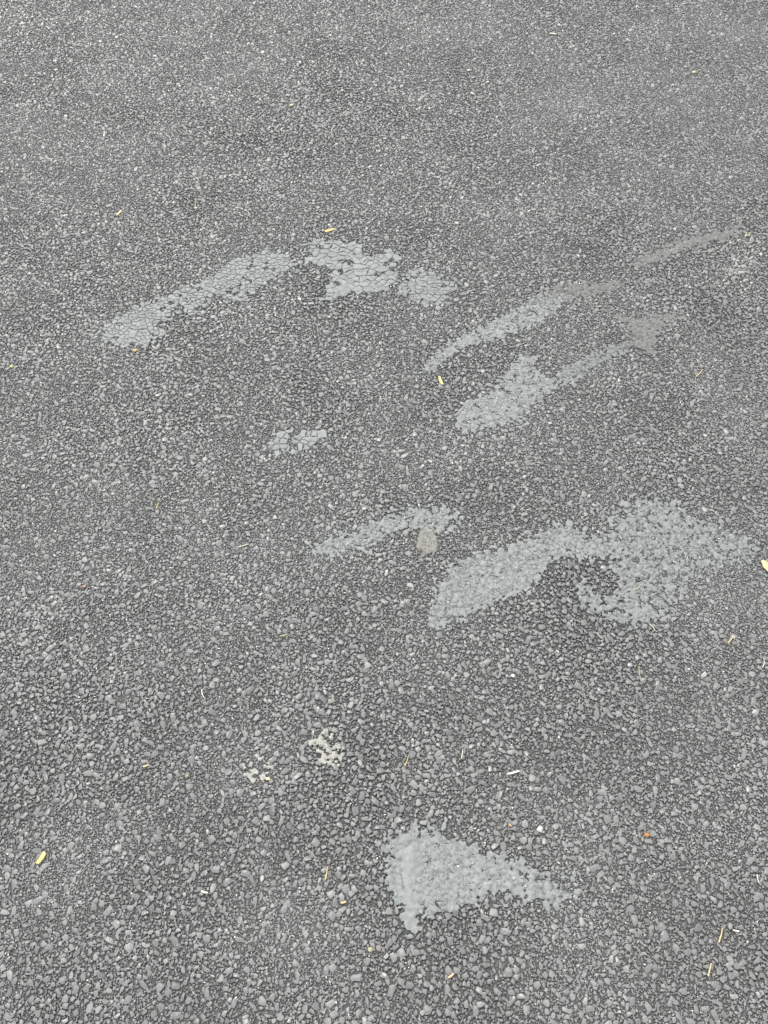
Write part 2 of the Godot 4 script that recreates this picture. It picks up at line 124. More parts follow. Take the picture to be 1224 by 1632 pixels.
	{"kind": "crumb", "a": [-0.2145, -0.3091], "b": [-0.2053, -0.308], "w": 6, "c": [0.75, 0.72, 0.45], "name": "crumb", "label": "pale yellow crumb right of the white crumbly spot", "category": "crumb", "bend": 0, "group": "pale crumbs on the asphalt"},
	{"kind": "straw", "a": [0.9683, -1.7158], "b": [0.9783, -1.7377], "w": 2.4, "c": [0.6, 0.55, 0.25], "name": "straw_bit", "label": "short yellowish straw bit in the upper right, right of the upper smear", "category": "straw", "bend": 0, "group": "dry straw bits lying on the asphalt"},
]

# pale splashes on the stones: x, z, radius, share of stones touched
var SPLASH := [[-0.5886, -2.7111, 0.045, 0.4], [-0.8496, -2.4167, 0.045, 0.4], [-0.3862, -1.8583, 0.05, 0.35], [-0.4715, -1.7623, 0.045, 0.4], [-0.1309, -0.3952, 0.012, 0.4], [0.9537, -1.6655, 0.05, 0.45], [0.9248, -1.5729, 0.06, 0.45], [0.942, -1.5061, 0.05, 0.35], [0.9785, -1.7013, 0.05, 0.4], [0.2622, -1.3994, 0.02, 0.3], [-0.4947, -1.338, 0.03, 0.3], [1.0123, -1.8123, 0.04, 0.4]]

# where the mix is open (coarse, little mastic) or closed (fine, smooth): x, z, radius, amount
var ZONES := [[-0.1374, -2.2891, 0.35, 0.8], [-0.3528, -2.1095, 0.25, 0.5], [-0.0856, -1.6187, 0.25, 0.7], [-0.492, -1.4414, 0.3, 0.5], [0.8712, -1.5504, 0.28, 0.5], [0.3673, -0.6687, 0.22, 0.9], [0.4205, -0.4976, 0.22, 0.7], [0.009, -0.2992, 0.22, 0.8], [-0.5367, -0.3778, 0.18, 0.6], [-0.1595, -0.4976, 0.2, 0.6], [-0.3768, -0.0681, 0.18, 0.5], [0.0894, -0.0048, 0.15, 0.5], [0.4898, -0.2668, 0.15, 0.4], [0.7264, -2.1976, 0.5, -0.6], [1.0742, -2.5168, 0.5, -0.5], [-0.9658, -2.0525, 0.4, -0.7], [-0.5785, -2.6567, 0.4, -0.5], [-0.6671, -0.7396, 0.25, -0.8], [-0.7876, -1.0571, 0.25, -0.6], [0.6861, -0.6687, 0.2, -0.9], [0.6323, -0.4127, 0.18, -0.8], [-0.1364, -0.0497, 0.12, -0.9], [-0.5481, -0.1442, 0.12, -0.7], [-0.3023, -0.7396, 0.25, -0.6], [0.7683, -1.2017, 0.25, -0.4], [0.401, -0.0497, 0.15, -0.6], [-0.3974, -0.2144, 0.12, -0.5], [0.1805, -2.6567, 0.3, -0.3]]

func _ready():
	rng.seed = 7
	var cam := Camera3D.new()
	cam.name = "camera"
	cam.fov = 65.0
	cam.near = 0.05
	cam.far = 400.0
	cam.position = Vector3(0, 1.5, 0)
	cam.rotation_degrees = Vector3(-60, 0, 0)
	add_child(cam)
	cam.current = true

	var we := WorldEnvironment.new()
	we.name = "overcast_sky"
	var env := Environment.new()
	env.background_mode = Environment.BG_SKY
	var sky := Sky.new()
	var sm := ProceduralSkyMaterial.new()
	sm.sky_top_color = Color(0.813, 0.828, 0.842)
	sm.sky_horizon_color = Color(0.866, 0.876, 0.88)
	sm.ground_horizon_color = Color(0.5, 0.5, 0.49)
	sm.ground_bottom_color = Color(0.3, 0.3, 0.3)
	sm.sky_curve = 0.2
	sm.sun_angle_max = 1.0
	sky.sky_material = sm
	env.sky = sky
	env.tonemap_mode = Environment.TONE_MAPPER_LINEAR
	env.tonemap_exposure = 2.62
	env.sdfgi_enabled = true
	env.ssao_enabled = true
	env.ssil_enabled = true
	we.environment = env
	add_child(we)

	var sun := DirectionalLight3D.new()
	sun.name = "veiled_sun"
	sun.light_energy = 0.5
	sun.light_angular_distance = 13.0
	sun.light_color = Color(1.0, 0.98, 0.94)
	sun.shadow_enabled = true
	sun.rotation_degrees = Vector3(-52, 205, 0)
	add_child(sun)

	noises()
	levels()
	pavement = Node3D.new()
	pavement.name = "asphalt_pavement"
	pavement.set_meta("kind", "structure")
	pavement.set_meta("label", "dark grey weathered asphalt of packed stone chips")
	add_child(pavement)
	ground()
	stones()
	patches()
	litter()

func noises():
	for n in [[undulation, 11, 2.4, 3], [open_noise, 23, 3.2, 3], [edge_noise, 31, 45.0, 3], [fine_noise, 47, 160.0, 2], [dust_noise, 59, 4.0, 4], [crack_noise, 67, 70.0, 1]]:
		n[0].seed = n[1]
		n[0].frequency = n[2]
		n[0].noise_type = FastNoiseLite.TYPE_SIMPLEX_SMOOTH
		n[0].fractal_type = FastNoiseLite.FRACTAL_FBM
		n[0].fractal_octaves = n[3]
	crack_noise.noise_type = FastNoiseLite.TYPE_CELLULAR
	crack_noise.fractal_type = FastNoiseLite.FRACTAL_NONE
	crack_noise.cellular_return_type = FastNoiseLite.RETURN_DISTANCE2_SUB
	crack_noise.cellular_jitter = 0.9

# ------------------------------------------------------------------ materials
func noise_tex(seed_, freq, oct, lo, hi, size = 512, normal = false, strength = 4.0):
	var n := FastNoiseLite.new()
	n.seed = seed_
	n.frequency = freq
	n.fractal_octaves = oct
	var t := NoiseTexture2D.new()
	t.width = size
	t.height = size
	t.seamless = true
	t.noise = n
	if normal:
		t.as_normal_map = true
		t.bump_strength = strength
	else:
		var r := Gradient.new()
		r.set_color(0, lo)
		r.set_color(1, hi)
		t.color_ramp = r
	return t

func grain(mat, scale, seed_, lo, hi):
	mat.albedo_texture = noise_tex(seed_, 0.03, 4, lo, hi)
	mat.uv1_triplanar = true
	mat.uv1_world_triplanar = true
	mat.uv1_scale = Vector3.ONE * scale

var mats := {}
func stone_mat(rough, seed_):
	var m := StandardMaterial3D.new()
	m.albedo_color = Color.WHITE
	m.vertex_color_use_as_albedo = true
	m.roughness = rough
	m.metallic_specular = 0.5
	grain(m, 14.0, seed_, Color(0.74, 0.74, 0.74), Color(1, 1, 1))
	return m

func lin(r, g, b):
	return Color(r, g, b).linear_to_srgb()

func paint_mat(c: Color, seed_):
	var m := StandardMaterial3D.new()
	m.albedo_color = c.linear_to_srgb()
	m.roughness = 0.62
	m.metallic_specular = 0.4
	grain(m, 4.0, seed_, Color(0.8, 0.8, 0.79), Color(1, 1, 1))
	m.normal_enabled = true
	m.normal_texture = noise_tex(seed_ + 3, 0.05, 4, Color.BLACK, Color.WHITE, 512, true, 5.0)
	m.normal_scale = 0.5
	return m

# ------------------------------------------------------------------ ground
func levels():
	taken.resize(cols * rows)
	level_grid.resize(lcols * lrows)
	open_grid.resize(lcols * lrows)
	dust_grid.resize(lcols * lrows)
	for j in lrows:
		var z := Z0 + j * LG
		for i in lcols:
			var x := X0 + i * LG
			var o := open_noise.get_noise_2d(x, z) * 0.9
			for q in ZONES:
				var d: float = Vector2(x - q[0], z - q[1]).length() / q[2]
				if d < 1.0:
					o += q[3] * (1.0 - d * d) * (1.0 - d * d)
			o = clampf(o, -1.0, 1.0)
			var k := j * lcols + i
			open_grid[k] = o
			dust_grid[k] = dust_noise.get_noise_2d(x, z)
			level_grid[k] = undulation.get_noise_2d(x, z) * 0.006

func at_grid(g: PackedFloat32Array, x: float, z: float) -> float:
	var u := clampf((x - X0) / LG, 0.0, lcols - 2.0)
	var v := clampf((z - Z0) / LG, 0.0, lrows - 2.0)
	var i := int(u)
	var j := int(v)
	var a := u - i
	var b := v - j
	var k := j * lcols + i
	return lerpf(lerpf(g[k], g[k + 1], a), lerpf(g[k + lcols], g[k + lcols + 1], a), b)

func binder_y(x, z, o):
	return -0.0034 - 0.0014 * o

func ground():
	# mastic between the stones
	var n := 0
	var step := 0.008
	var nx := int((X1 - X0) / step) + 1
	var nz := int((Z1 - Z0) / step) + 1
	var v := PackedVector3Array()
	var nor := PackedVector3Array()
	var idx := PackedInt32Array()
	v.resize(nx * nz)
	nor.resize(nx * nz)
	for j in nz:
		var z := Z0 + j * step
		for i in nx:
			var x := X0 + i * step
			var o := at_grid(open_grid, x, z)
			v[j * nx + i] = Vector3(x, at_grid(level_grid, x, z) + binder_y(x, z, o) + rng.randf_range(-0.0007, 0.0007), z)
	for j in nz:
		for i in nx:
			var hx := v[j * nx + mini(i + 1, nx - 1)].y - v[j * nx + maxi(i - 1, 0)].y
			var hz := v[mini(j + 1, nz - 1) * nx + i].y - v[maxi(j - 1, 0) * nx + i].y
			nor[j * nx + i] = Vector3(-hx, step * 2.0, -hz).normalized()
	idx.resize((nx - 1) * (nz - 1) * 6)
	for j in nz - 1:
		for i in nx - 1:
			var a := j * nx + i
			idx[n] = a; idx[n + 1] = a + 1; idx[n + 2] = a + nx
			idx[n + 3] = a + 1; idx[n + 4] = a + nx + 1; idx[n + 5] = a + nx
			n += 6
	var m := StandardMaterial3D.new()
	m.albedo_color = lin(0.125, 0.124, 0.123)
	m.roughness = 0.55
	m.metallic_specular = 0.5
	grain(m, 11.0, 5, Color(0.6, 0.6, 0.6), Color(1, 1, 1))
	m.normal_enabled = true
	m.normal_texture = noise_tex(8, 0.09, 3, Color.BLACK, Color.WHITE, 512, true, 10.0)
	m.normal_scale = 1.0
	part("mastic", mesh_of(v, nor, idx, m), pavement)
	# the same surface, further away than the stones can be told apart
	var far := StandardMaterial3D.new()
	far.albedo_color = lin(0.11, 0.11, 0.107)
	far.roughness = 0.6
	far.albedo_texture = noise_tex(15, 0.12, 4, Color(0.45, 0.45, 0.45), Color(1, 1, 1), 1024)
	far.normal_enabled = true
	far.normal_texture = noise_tex(16, 0.12, 3, Color.BLACK, Color.WHITE, 1024, true, 12.0)
	far.uv1_triplanar = true
	far.uv1_world_triplanar = true
	far.uv1_scale = Vector3.ONE * 2.0
	var fm := PlaneMesh.new()
	fm.size = Vector2(300, 300)
	fm.material = far
	var f := part("distant_asphalt", fm, pavement)
	f.position = Vector3(0, -0.012, 0)

func mesh_of(v, nor, idx, m):
	var arr := []
	arr.resize(Mesh.ARRAY_MAX)
	arr[Mesh.ARRAY_VERTEX] = v
	arr[Mesh.ARRAY_NORMAL] = nor
	if idx != null:
		arr[Mesh.ARRAY_INDEX] = idx
	var me := ArrayMesh.new()
	me.add_surface_from_arrays(Mesh.PRIMITIVE_TRIANGLES, arr)
	me.surface_set_material(0, m)
	return me

func part(called, mesh, parent) -> MeshInstance3D:
	var o := MeshInstance3D.new()
	o.name = called
	o.mesh = mesh
	parent.add_child(o, true)
	return o

# ------------------------------------------------------------------ stones
# An angular chip: an uneven outline, a bevel and one or two worn top faces; unit half-width, top near y = 0.
func chip(seed_, sides, flat, ridge):
	var r := RandomNumberGenerator.new()
	r.seed = seed_
	var st := SurfaceTool.new()
	st.begin(Mesh.PRIMITIVE_TRIANGLES)
	st.set_smooth_group(-1 if flat else 0)
	var rings := []
	var ang := []
	var rad := []
	for s in sides:
		ang.append((s + r.randf_range(-0.32, 0.32)) * TAU / sides)
		rad.append(r.randf_range(0.7, 1.16))
	var tilt := Vector2(r.randf_range(-0.16, 0.16), r.randf_range(-0.16, 0.16))
	for spec in [[0.9, -1.0], [1.0, -0.34], [0.95, -0.08], [r.randf_range(0.7, 0.84), 0.0]]:
		var ring := []
		for s in sides:
			var q: float = rad[s] * spec[0] * r.randf_range(0.94, 1.05)
			var p := Vector3(cos(ang[s]) * q, spec[1], sin(ang[s]) * q)
			if spec[1] > -0.5:
				p.y += p.x * tilt.x + p.z * tilt.y + r.randf_range(-0.04, 0.04)
			ring.append(p)
		rings.append(ring)
	var top := Vector3(r.randf_range(-0.2, 0.2), 0.03 + ridge, r.randf_range(-0.2, 0.2))
	for k in 3:
		for s in sides:
			var t: int = (s + 1) % sides
			quad(st, rings[k][s], rings[k][t], rings[k + 1][t], rings[k + 1][s])
	for s in sides:
		tri(st, rings[3][s], rings[3][(s + 1) % sides], top)
	st.generate_normals()
	return st.commit()

func tri(st, a, b, c):
	st.add_vertex(a); st.add_vertex(b); st.add_vertex(c)

func quad(st, a, b, c, d):
	tri(st, a, b, c); tri(st, a, c, d)

func in_view(x, z, margin):
	# the trapezoid of ground that the photograph shows, with a margin
	return z < 0.07 + margin and z > -2.9 - margin and absf(x) < 0.62 - 0.245 * minf(z, 0.0) + margin

func mark(x, z, r):
	var i0 := maxi(int((x - r - X0) / CELL), 0)
	var i1 := mini(int((x + r - X0) / CELL), cols - 1)
	var j0 := maxi(int((z - r - Z0) / CELL), 0)
	var j1 := mini(int((z + r - Z0) / CELL), rows - 1)
	var rr: float = r * r
	for j in range(j0, j1 + 1):
		var dz: float = Z0 + (j + 0.5) * CELL - z
		for i in range(i0, i1 + 1):
			var dx: float = X0 + (i + 0.5) * CELL - x
			if dx * dx + dz * dz < rr:
				taken[j * cols + i] = 1

func is_taken(x, z) -> bool:
	var i := int((x - X0) / CELL)
	var j := int((z - Z0) / CELL)
	if i < 0 or j < 0 or i >= cols or j >= rows:
		return true
	return taken[j * cols + i] == 1

var bulk := []            # per kind: {buf, n, name, mesh}
var patch_stones := []    # per paint part: x, z, r, top of stones under it
var big := []             # candidates for the 300 stones that show largest

class Bulk:
	# the copies of one chip: matrices and colours in one buffer
	var buf := PackedFloat32Array()
	var n := 0
	var called := ""
	var mesh: Mesh
	func put(x: float, y: float, z: float, yaw: float, tx: float, tz: float, sx: float, sy: float, sz: float, c: Color):
		var k := n * 16
		if k + 16 > buf.size():
			return
		var ca := cos(yaw)
		var sa := sin(yaw)
		# turned about the upright, its height sheared a little as tilt
		buf[k] = ca * sx
		buf[k + 2] = sa * sz
		buf[k + 3] = x
		buf[k + 4] = tx * sx
		buf[k + 5] = sy
		buf[k + 6] = tz * sz
		buf[k + 7] = y
		buf[k + 8] = -sa * sx
		buf[k + 10] = ca * sz
		buf[k + 11] = z
		buf[k + 12] = c.r
		buf[k + 13] = c.g
		buf[k + 14] = c.b
		buf[k + 15] = 1.0
		n += 1

func stone_color(x, z, spread, paint):
	var l := 0.188 * exp(rng.randfn(0.0, spread))
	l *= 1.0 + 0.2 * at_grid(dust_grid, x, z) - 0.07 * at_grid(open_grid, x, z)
	var w := rng.randf_range(-0.03, 0.03)
	var c := Color(l * (1.002 + w), l * 1.0, l * (0.99 - w))
	var roll := rng.randf()
	if roll < 0.0007 and paint.a >= 0.0:
		var q := rng.randf_range(0.28, 0.5)
		c = Color(q, q, q * 0.94)
	for s in SPLASH:
		if absf(x - s[0]) < s[2] and absf(z - s[1]) < s[2]:
			var d: float = Vector2(x - s[0], z - s[1]).length() / s[2]
			if d < 1.0 and rng.randf() < s[3] * (1.0 - d * d):
				var q2 := rng.randf_range(0.24, 0.36)
				c = Color(q2, q2 * 0.99, q2 * 0.93)
	if paint.a > 0.0:
		c = Color(paint.r, paint.g, paint.b) * rng.randf_range(0.75, 1.0)
	return c

func paint_here(x, z, r, y):
	var hit := Color(0, 0, 0, 0)
	for k in parts_flat.size():
		var p = parts_flat[k]
		if x > p.lo.x and x < p.hi.x and z > p.lo.y and z < p.hi.y:
			patch_stones[k].append([x, z, r, y])
			var d: float = sdf(p.poly, x, z) + edge_noise.get_noise_2d(x, z) * p.rag * 1.3
			if d > 0.004 and hit.a == 0.0:
				hit.a = -1.0
			if d > -0.016 and d < 0.004 and rng.randf() < 0.8 * p.residue * smoothstep(-0.016, 0.002, d):
				hit = Color(p.color.r, p.color.g, p.color.b, 1.0)
	return hit

func stones():
	for f in PATCHES:
		for p in f.parts:
			var lo := Vector2(99, 99)
			var hi := Vector2(-99, -99)
			for q in p.poly:
				lo = lo.min(q)
				hi = hi.max(q)
			p.lo = lo - Vector2(0.02, 0.02)
			p.hi = hi + Vector2(0.02, 0.02)
			parts_flat.append(p)
			patch_stones.append([])
	var matt = stone_mat(0.5, 101)
	var satin = stone_mat(0.38, 102)
	var gloss = stone_mat(0.2, 103)
	var specs := [
		["coarse_stone", 7, true, 0.1, matt, 80000], ["coarse_stone", 8, true, 0.02, matt, 80000], ["coarse_stone", 6, true, 0.05, satin, 80000],
		["medium_stone", 6, true, 0.12, matt, 230000], ["medium_stone", 6, true, 0.05, satin, 230000],
		["fine_grit", 5, true, 0.15, matt, 280000], ["fine_grit", 5, true, -0.05, gloss, 190000]]
	for k in specs.size():
		var s = specs[k]
		var me = chip(300 + k * 13, s[1], s[2], s[3])
		me.surface_set_material(0, s[4])
		var b := Bulk.new()
		b.buf.resize(s[5] * 16)
		b.called = s[0]
		b.mesh = me
		bulk.append(b)
	# coarse stones
	var g := 0.0108
	for j in int((Z1 - Z0) / g):
		for i in int((X1 - X0) / g):
			var x := X0 + (i + 0.5 + rng.randf_range(-0.46, 0.46) + 0.5 * (j % 2)) * g
			var z := Z0 + (j + 0.5 + rng.randf_range(-0.46, 0.46)) * g
			var o := at_grid(open_grid, x, z)
			if rng.randf() > 0.8 + 0.3 * o:
				continue
			var r := clampf(0.0045 * exp(rng.randfn(0.0, 0.28)), 0.0026, 0.0085)
			if is_taken(x, z) or is_taken(x + r * 0.55, z) or is_taken(x - r * 0.55, z) or is_taken(x, z + r * 0.55) or is_taken(x, z - r * 0.55):
				continue
			mark(x, z, r * 0.84)
			var e := rng.randf_range(0.7, 1.36)
			var top := at_grid(level_grid, x, z) + rng.randfn(0.0, 0.00045) - 0.0002 * (1.0 - o)
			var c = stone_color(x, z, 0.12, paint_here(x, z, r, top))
			var yaw := rng.randf() * TAU
			var tx := rng.randfn(0.0, 0.11)
			var tz := rng.randfn(0.0, 0.11)
			var kind := rng.randi() % 3
			if r > 0.0052 and z > -0.75 and in_view(x, z, -0.01):
				big.append([r * e / (1.5 + absf(z)), x, top, z, yaw, tx, tz, r * e, r * 1.1, r / e, c, kind])
			else:
				bulk[kind].put(x, top, z, yaw, tx, tz, r * e, r * 1.1, r / e, c)
	# medium stones between them
	g = 0.0058
	for j in int((Z1 - Z0) / g):
		for i in int((X1 - X0) / g):
			var x := X0 + (i + 0.5 + rng.randf_range(-0.48, 0.48)) * g
			var z := Z0 + (j + 0.5 + rng.randf_range(-0.48, 0.48)) * g
			if is_taken(x, z):
				continue
			var r := rng.randf_range(0.0017, 0.0034)
			if is_taken(x + r * 0.5, z) or is_taken(x - r * 0.5, z) or is_taken(x, z + r * 0.5) or is_taken(x, z - r * 0.5):
				continue
			var o := at_grid(open_grid, x, z)
			if rng.randf() < 0.1 + 0.1 * o:
				continue
			mark(x, z, r * 0.85)
			var e := rng.randf_range(0.68, 1.45)
			var top := at_grid(level_grid, x, z) - 0.0004 - 0.0004 * o + rng.randfn(0.0, 0.00045)
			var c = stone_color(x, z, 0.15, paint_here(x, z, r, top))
			bulk[3 + rng.randi() % 2].put(x, top, z, rng.randf() * TAU, rng.randfn(0.0, 0.19), rng.randfn(0.0, 0.19), r * e, r * 1.2, r / e, c)
	# grit in what is left
	g = 0.0031
	for j in int((Z1 - Z0) / g):
		for i in int((X1 - X0) / g):
			var x := X0 + (i + 0.5 + rng.randf_range(-0.5, 0.5)) * g
			var z := Z0 + (j + 0.5 + rng.randf_range(-0.5, 0.5)) * g
			if not in_view(x, z, 0.16) or is_taken(x, z):
				continue
			var o := at_grid(open_grid, x, z)
			if rng.randf() < 0.2 + 0.24 * o:
				continue
			var r := rng.randf_range(0.0008, 0.0017)
			var e := rng.randf_range(0.6, 1.7)
			var top := at_grid(level_grid, x, z) - 0.0010 - 0.0011 * o + rng.randfn(0.0, 0.0004)
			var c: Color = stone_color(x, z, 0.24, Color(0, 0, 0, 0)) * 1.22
			bulk[5 if rng.randf() < 0.6 else 6].put(x, top, z, rng.randf() * TAU, rng.randfn(0.0, 0.36), rng.randfn(0.0, 0.36), r * e, r * 1.3, r / e, c)
	# the 300 stones that show largest are parts of their own
	big.sort_custom(func(a, b): return a[0] > b[0])
	var tones := {}
	for k in big.size():
		var s = big[k]
		if k >= 300:
			bulk[s[11]].put(s[1], s[2], s[3], s[4], s[5], s[6], s[7], s[8], s[9], s[10])
			continue
		var o := MeshInstance3D.new()
		o.name = "stone"
		o.mesh = bulk[s[11]].mesh
		var level := int(round(clampf(s[10].g, 0.06, 0.4) * 100.0))
		if not tones.has(level):
			var m = stone_mat(0.45, 101)
			m.vertex_color_use_as_albedo = false
			m.albedo_color = lin(level / 100.0 * 1.002, level / 100.0, level / 100.0 * 0.99)
			tones[level] = m
		o.material_override = tones[level]
		var bs := Basis(Vector3.UP, s[4]) * Basis.from_euler(Vector3(s[6], 0, -s[5])) * Basis.from_scale(Vector3(s[7], s[8], s[9]))
		o.transform = Transform3D(bs, Vector3(s[1], s[2], s[3]))
		pavement.add_child(o, true)
	for b in bulk:
		var mm := MultiMesh.new()
		mm.transform_format = MultiMesh.TRANSFORM_3D
		mm.use_colors = true
		mm.mesh = b.mesh
		mm.instance_count = b.n
		var buf: PackedFloat32Array = b.buf
		buf.resize(b.n * 16)
		mm.buffer = buf
		var o := MultiMeshInstance3D.new()
		o.name = b.called
		o.multimesh = mm
		o.set_meta("kind", "stuff")
		pavement.add_child(o, true)
	bulk.clear()

# ------------------------------------------------------------------ paint
var parts_flat := []

func sdf(poly, x, z) -> float:
	# distance to the outline, positive inside
	var p := Vector2(x, z)
	var best := 1e9
	var inside := false
	var n: int = poly.size()
	var b: Vector2 = poly[n - 1]
	for k in n:
		var a: Vector2 = poly[k]
		var ab := b - a
		var t := clampf((p - a).dot(ab) / ab.length_squared(), 0.0, 1.0)
		best = minf(best, (p - a - ab * t).length_squared())
		if (a.y > z) != (b.y > z) and x < (b.x - a.x) * (z - a.y) / (b.y - a.y) + a.x:
			inside = not inside
		b = a
	return sqrt(best) if inside else -sqrt(best)

func patches():
	var k := 0
	for f in PATCHES:
		var t := Node3D.new()
		t.name = numbered(f.name)
		t.set_meta("label", f.label)
		t.set_meta("category", f.category)
		if f.group:
			t.set_meta("group", f.group)
		add_child(t)
		var mid := Vector2.ZERO
		for q in f.parts[0].poly:
			mid += q
		mid /= f.parts[0].poly.size()
		t.position = Vector3(mid.x, 0, mid.y)
		for p in f.parts:
			var m = paint_mat(p.color, 200 + k)
			if p.style == "flakes":
				flakes(p, k, m, t, mid)
			else:
				film(p, k, m, t, mid)
			k += 1

func heights(p, k, s):
	# the top of the stones under a piece of paint, on a grid
	var w := int((p.hi.x - p.lo.x) / s) + 1
	var h := int((p.hi.y - p.lo.y) / s) + 1
	var g := PackedFloat32Array()
	g.resize(w * h)
	for j in h:
		for i in w:
			var x: float = p.lo.x + i * s
			var z: float = p.lo.y + j * s
			g[j * w + i] = at_grid(level_grid, x, z) - 0.0030
	for q in patch_stones[k]:
		var r: float = q[2] * 1.1
		for j in range(maxi(int((q[1] - r - p.lo.y) / s), 0), mini(int((q[1] + r - p.lo.y) / s) + 2, h)):
			for i in range(maxi(int((q[0] - r - p.lo.x) / s), 0), mini(int((q[0] + r - p.lo.x) / s) + 2, w)):
				var d: float = Vector2(p.lo.x + i * s - q[0], p.lo.y + j * s - q[1]).length() / r
				if d < 1.0:
					var y: float = q[3] - d * d * d * d * 0.0022
					if y > g[j * w + i]:
						g[j * w + i] = y
	return [g, w, h]

func blur(g: PackedFloat32Array, w: int, h: int) -> PackedFloat32Array:
	var o := g.duplicate()
	for j in range(1, h - 1):
		for i in range(1, w - 1):
			var c := j * w + i
			o[c] = (g[c] * 2.0 + g[c - 1] + g[c + 1] + g[c - w] + g[c + w] + 0.5 * (g[c - w - 1] + g[c - w + 1] + g[c + w - 1] + g[c + w + 1])) / 8.0
	return o

func film(p, k, m, t, mid):
	var s := 0.0013
	var got = heights(p, k, s)
	var raw: PackedFloat32Array = got[0]
	var w: int = got[1]
	var h: int = got[2]
	var soft := blur(blur(raw, w, h), w, h)
	for q in int(p.fill):
		soft = blur(soft, w, h)
	var y := PackedFloat32Array()
	y.resize(w * h)
	var f := PackedFloat32Array()
	f.resize(w * h)
	for j in h:
		for i in w:
			var c := j * w + i
			var x: float = p.lo.x + i * s
			var z: float = p.lo.y + j * s
			y[c] = lerpf(lerpf(raw[c], maxf(raw[c], soft[c]), 0.5), soft[c] + 0.0003, p.smooth) + 0.0005 + fine_noise.get_noise_2d(x, z) * p.bump
			var d := sdf(p.poly, x, z)
			y[c] += p.lift * smoothstep(-0.004, 0.006, d)
			if d < -0.016:
				f[c] = -1.0
				continue
			var lvl := at_grid(level_grid, x, z)
			var v: float = minf(d / 0.012, p.cover) + edge_noise.get_noise_2d(x, z) * p.rag / 0.012 + fine_noise.get_noise_2d(x * 0.5, z * 0.5) * p.grit
			v += (soft[c] - lvl + 0.0017) / 0.0009 * p.relief
			if p.crack > 0.0:
				var wx: float = x + 0.006 * fine_noise.get_noise_2d(x * 0.4 + 9.0, z * 0.4)
				var cr := crack_noise.get_noise_2d(wx * 0.62, z * 1.25) + 1.0
				var on := edge_noise.get_noise_2d(x * 0.9 + 3.7, z * 0.9)
				if on > p.crack_from:
					v = minf(v, (cr - p.crack * smoothstep(p.crack_from, p.crack_from + 0.15, on)) * 9.0)
			f[c] = v
	var vs := PackedVector3Array()
	var ns := PackedVector3Array()
	for j in range(1, h - 2):
		for i in range(1, w - 2):
			var c := j * w + i
			var ids := [c, c + 1, c + w + 1, c + w]
			var inside := int(f[ids[0]] > 0.0) + int(f[ids[1]] > 0.0) + int(f[ids[2]] > 0.0) + int(f[ids[3]] > 0.0)
			if inside == 0:
				continue
			var poly := []
			var cut := []
			for e in 4:
				var a: int = ids[e]
				var b: int = ids[(e + 1) % 4]
				if f[a] > 0.0:
					poly.append(point(a, a, 0.0, p, w, s, y, mid))
				if (f[a] > 0.0) != (f[b] > 0.0):
					var q := point(a, b, f[a] / (f[a] - f[b]), p, w, s, y, mid)
					poly.append(q)
					cut.append(q)
			for e in range(1, poly.size() - 1):
				vs.append(poly[0][0]); vs.append(poly[e][0]); vs.append(poly[e + 1][0])
				ns.append(poly[0][1]); ns.append(poly[e][1]); ns.append(poly[e + 1][1])
			if cut.size() >= 2:
				for e in range(0, cut.size() - 1, 2):
					var a: Vector3 = cut[e][0]
					var b: Vector3 = cut[e + 1][0]
					var dn := Vector3(0, -0.0016, 0)
					var out := (b - a).cross(Vector3.UP).normalized()
					for q in [a, b, b + dn, a, b + dn, a + dn]:
						vs.append(q)
						ns.append(out)
	if vs.size() == 0:
		return
	var o := part(p.name, mesh_of(vs, ns, null, m), t)
	if p.label:
		o.set_meta("label", p.label)

func point(a: int, b: int, u: float, p, w: int, s: float, y: PackedFloat32Array, mid: Vector2) -> Array:
	var ia := a % w
	var ja := a / w
	var ib := b % w
	var jb := b / w
	var pos := Vector3(p.lo.x + lerpf(ia, ib, u) * s - mid.x, lerpf(y[a], y[b], u), p.lo.y + lerpf(ja, jb, u) * s - mid.y)
	var nor := Vector3(y[a - 1] - y[a + 1], 2.0 * s, y[a - w] - y[a + w]).normalized()
	return [pos, nor]

